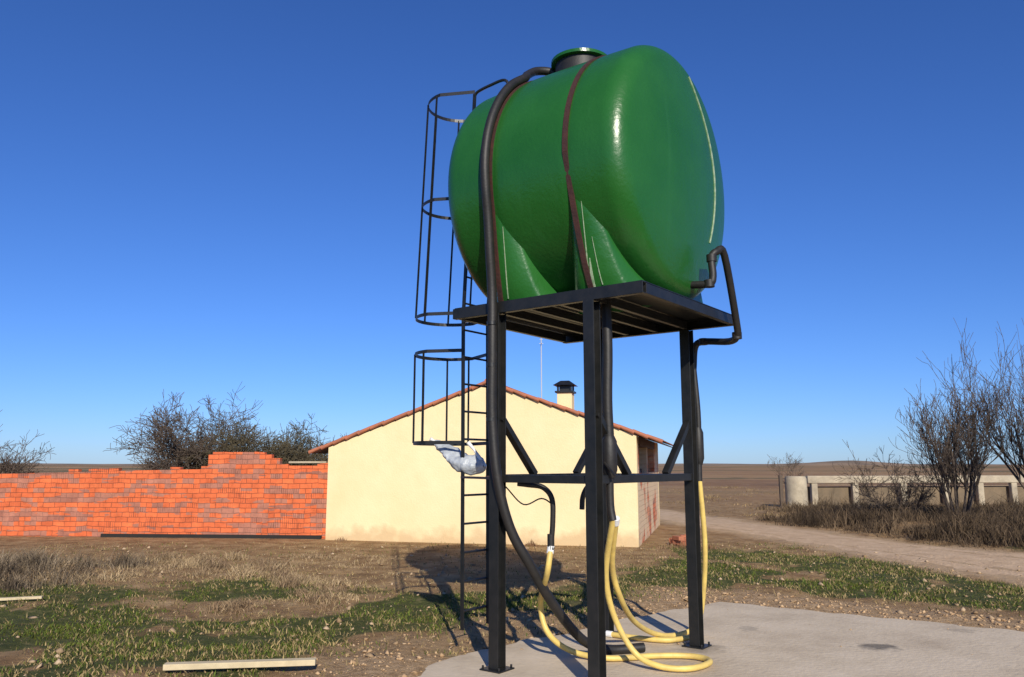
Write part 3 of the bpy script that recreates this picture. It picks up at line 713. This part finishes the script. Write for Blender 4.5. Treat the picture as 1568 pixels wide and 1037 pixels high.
mb.obj('sack_ties',M_white,sk_,smooth=True)
# outlet pipe
op=empty('outlet_pipe'); mb=MB()
pts=[P(.86,.12,TZ+.15),P(1.02,.12,TZ+.14),P(1.05,.13,TZ+.20),P(1.04,.14,TZ+.36),P(1.07,.18,TZ+.42),P(1.09,.30,TZ+.41),P(1.03,.66,TZ-.10),P(1.00,.74,TZ-.22),P(.86,.90,TZ-.24),P(.56,1.02,TZ-.20),P(.46,1.05,TZ-.24),P(.43,1.06,TZ-.45)]
mb.tube(pts,.032,12,smooth=5); mb.tube([P(.43,1.06,TZ-.4),P(.46,1.06,2.1),P(.46,1.05,1.75),P(.46,1.04,1.45)],.027,12,smooth=4)
mb.tube([P(.46,1.05,1.95),P(.46,1.05,1.90),P(.46,1.05,1.66),P(.46,1.05,1.6)],[.03,.048,.048,.03],12)
for p_ in(pts[1],pts[3],pts[7],pts[9]): mb.tube([p_-V((0,0,.03)),p_+V((0,0,.03))],.043,12)
mb.tube([P(.46,1.05,1.78),P(.40,.98,1.80)],.012,6); mb.beam(P(.40,.98,1.86),P(.40,.98,1.70),.02,.01)
mb.obj('pipe_and_valve',M_hoseb,op,smooth=True)
dp=empty('drop_pipe'); mb=MB(); du=.47
mb.tube([P(du-.02,-.62,TZ-.02),P(du,-.64,2.5),P(du,-.66,2.1),P(du+.01,-.66,1.8)],.040,12,smooth=4)
mb.tube([P(du+.01,-.66,1.82),P(du+.01,-.66,1.78),P(du+.01,-.66,1.56),P(du+.01,-.66,1.50)],[.042,.060,.060,.040],12)
mb.tube([P(du+.01,-.66,1.55),P(du+.01,-.66,1.3),P(du+.03,-.66,1.18)],.030,12,smooth=3)
mb.beam(P(du+.01,-.74,1.62),P(du+.10,-.74,1.52),.02,.01)
b1=[P(-.30,-.80,1.45),P(-.22,-.76,1.44),P(-.12,-.70,1.42),P(-.06,-.66,1.33),P(-.06,-.65,1.15),P(-.08,-.65,.95)]
mb.tube(b1,.022,10,smooth=5); mb.tube([b1[-1]+V((0,0,.1)),b1[-1]-V((0,0,.02))],.029,10)
b2=[P(.20,-.40,1.46),P(.13,-.42,1.42),P(.09,-.43,1.34),P(.08,-.43,1.24)]; mb.tube(b2,.022,10,smooth=5)
mb.obj('pipe_and_valve',M_hoseb,dp,smooth=True)
mb=MB(); mb.tube([P(-.46,-.75,1.42),P(-.30,-.72,1.28),P(-.15,-.68,1.33),P(-.05,-.65,1.28)],.006,6,smooth=6); mb.obj('cable',M_hoseb,dp)
def hose(pts):
    e=empty('yellow_hose'); mb=MB(); mb.tube(pts,.024,12,smooth=10); mb.obj('tube',M_yel,e,smooth=True)
    mb=MB(); a,b=V(pts[0]),V(pts[1]); d=(b-a).normalized(); mb.tube([a-d*.01,a+d*.05],.029,12); mb.obj('clamp',M_white,e)
st0=b1[-1]
hose([st0,(st0.x-.03,st0.y,.75),(.24,7.0,.45),(.30,6.98,.22),(.50,7.05,.06),(.80,6.93,.03),(1.20,7.02,.03),(1.50,7.0,.03),(1.60,6.82,.03),(1.40,6.60,.03),(1.16,6.62,.04),(.98,6.72,.12),(.82,6.72,.40),(.74,6.55,.75),P(du+.03,-.66,1.19)])
hose([P(du+.045,-.64,1.19),(.80,6.62,.80),(.90,6.85,.50),(1.08,7.30,.24),(1.35,7.70,.06),(1.62,7.92,.03),(1.78,8.0,.12),(1.82,7.9,.45),(1.81,7.75,.9),P(.46,1.04,1.46)])
hose([(.90,7.9,.03),(1.15,7.72,.03),(1.40,7.62,.03),(1.62,7.70,.035)])
pk=empty('wooden_plank'); mb=MB(); mb.beam((-2.74,6.66,.03),(-1.58,6.80,.035),.085,.045); mb.obj('board',M_wood,pk,bevel=.004)
pk=empty('wooden_plank'); mb=MB(); mb.beam((-6.4,9.75,.03),(-5.6,9.95,.04),.06,.03); mb.obj('board',M_wood,pk,bevel=.004)
bp_=empty('brick_pile'); mb=MB()
for k in range(22):
    q=V((3.35+random.random()*.4,16.9+random.random()*.5,.0+.04*random.random()*3)); a=random.random()*3; mb.box(q,V((math.cos(a),math.sin(a),0))*.12,V((-math.sin(a),math.cos(a),0))*.06,(0,0,.04))
mb.obj('bricks',M_tile,bp_,bevel=.004)
# ------------------------------------------------------------------ light, sky, camera
el=math.radians(28.6); hd=V((.17,-.985,0)).normalized(); sv=V((hd.x*math.cos(el),hd.y*math.cos(el),math.sin(el)))
sl=bpy.data.lights.new('sun','SUN'); sl.energy=5.0; sl.angle=math.radians(.5); sl.color=(1,.93,.80)
so=bpy.data.objects.new('sun',sl); so.rotation_euler=(-sv).to_track_quat('-Z','Y').to_euler(); so.location=(5,-10,12); link(so)
w=bpy.data.worlds.new('World'); S.world=w; w.use_nodes=True; nt=w.node_tree; bg=nt.nodes['Background']
sk=nt.nodes.new('ShaderNodeTexSky'); sk.sky_type='NISHITA'; sk.sun_disc=False; sk.sun_elevation=el; sk.sun_rotation=math.atan2(hd.x,hd.y)
sk.altitude=700; sk.air_density=1.0; sk.dust_density=.3; sk.ozone_density=4.5
mt=nt.nodes.new('ShaderNodeMix'); mt.data_type='RGBA'; mt.blend_type='MULTIPLY'; mt.inputs[0].default_value=1; mt.inputs[7].default_value=(.60,.80,1.26,1)
hsn=nt.nodes.new('ShaderNodeHueSaturation'); hsn.inputs['Saturation'].default_value=1.03
nt.links.new(sk.outputs[0],mt.inputs[6]); nt.links.new(mt.outputs[2],hsn.inputs['Color']); nt.links.new(hsn.outputs[0],bg.inputs[0]); bg.inputs[1].default_value=.10
cd=bpy.data.cameras.new('camera'); cd.sensor_width=36; cd.lens=28.26; cd.clip_end=9000; cd.clip_start=.05
co=bpy.data.objects.new('camera',cd); co.location=(0,0,1.6); co.rotation_euler=(math.radians(90+8.93),0,0); link(co); S.camera=co
S.view_settings.view_transform='Standard'; S.view_settings.look='None'; S.view_settings.exposure=0
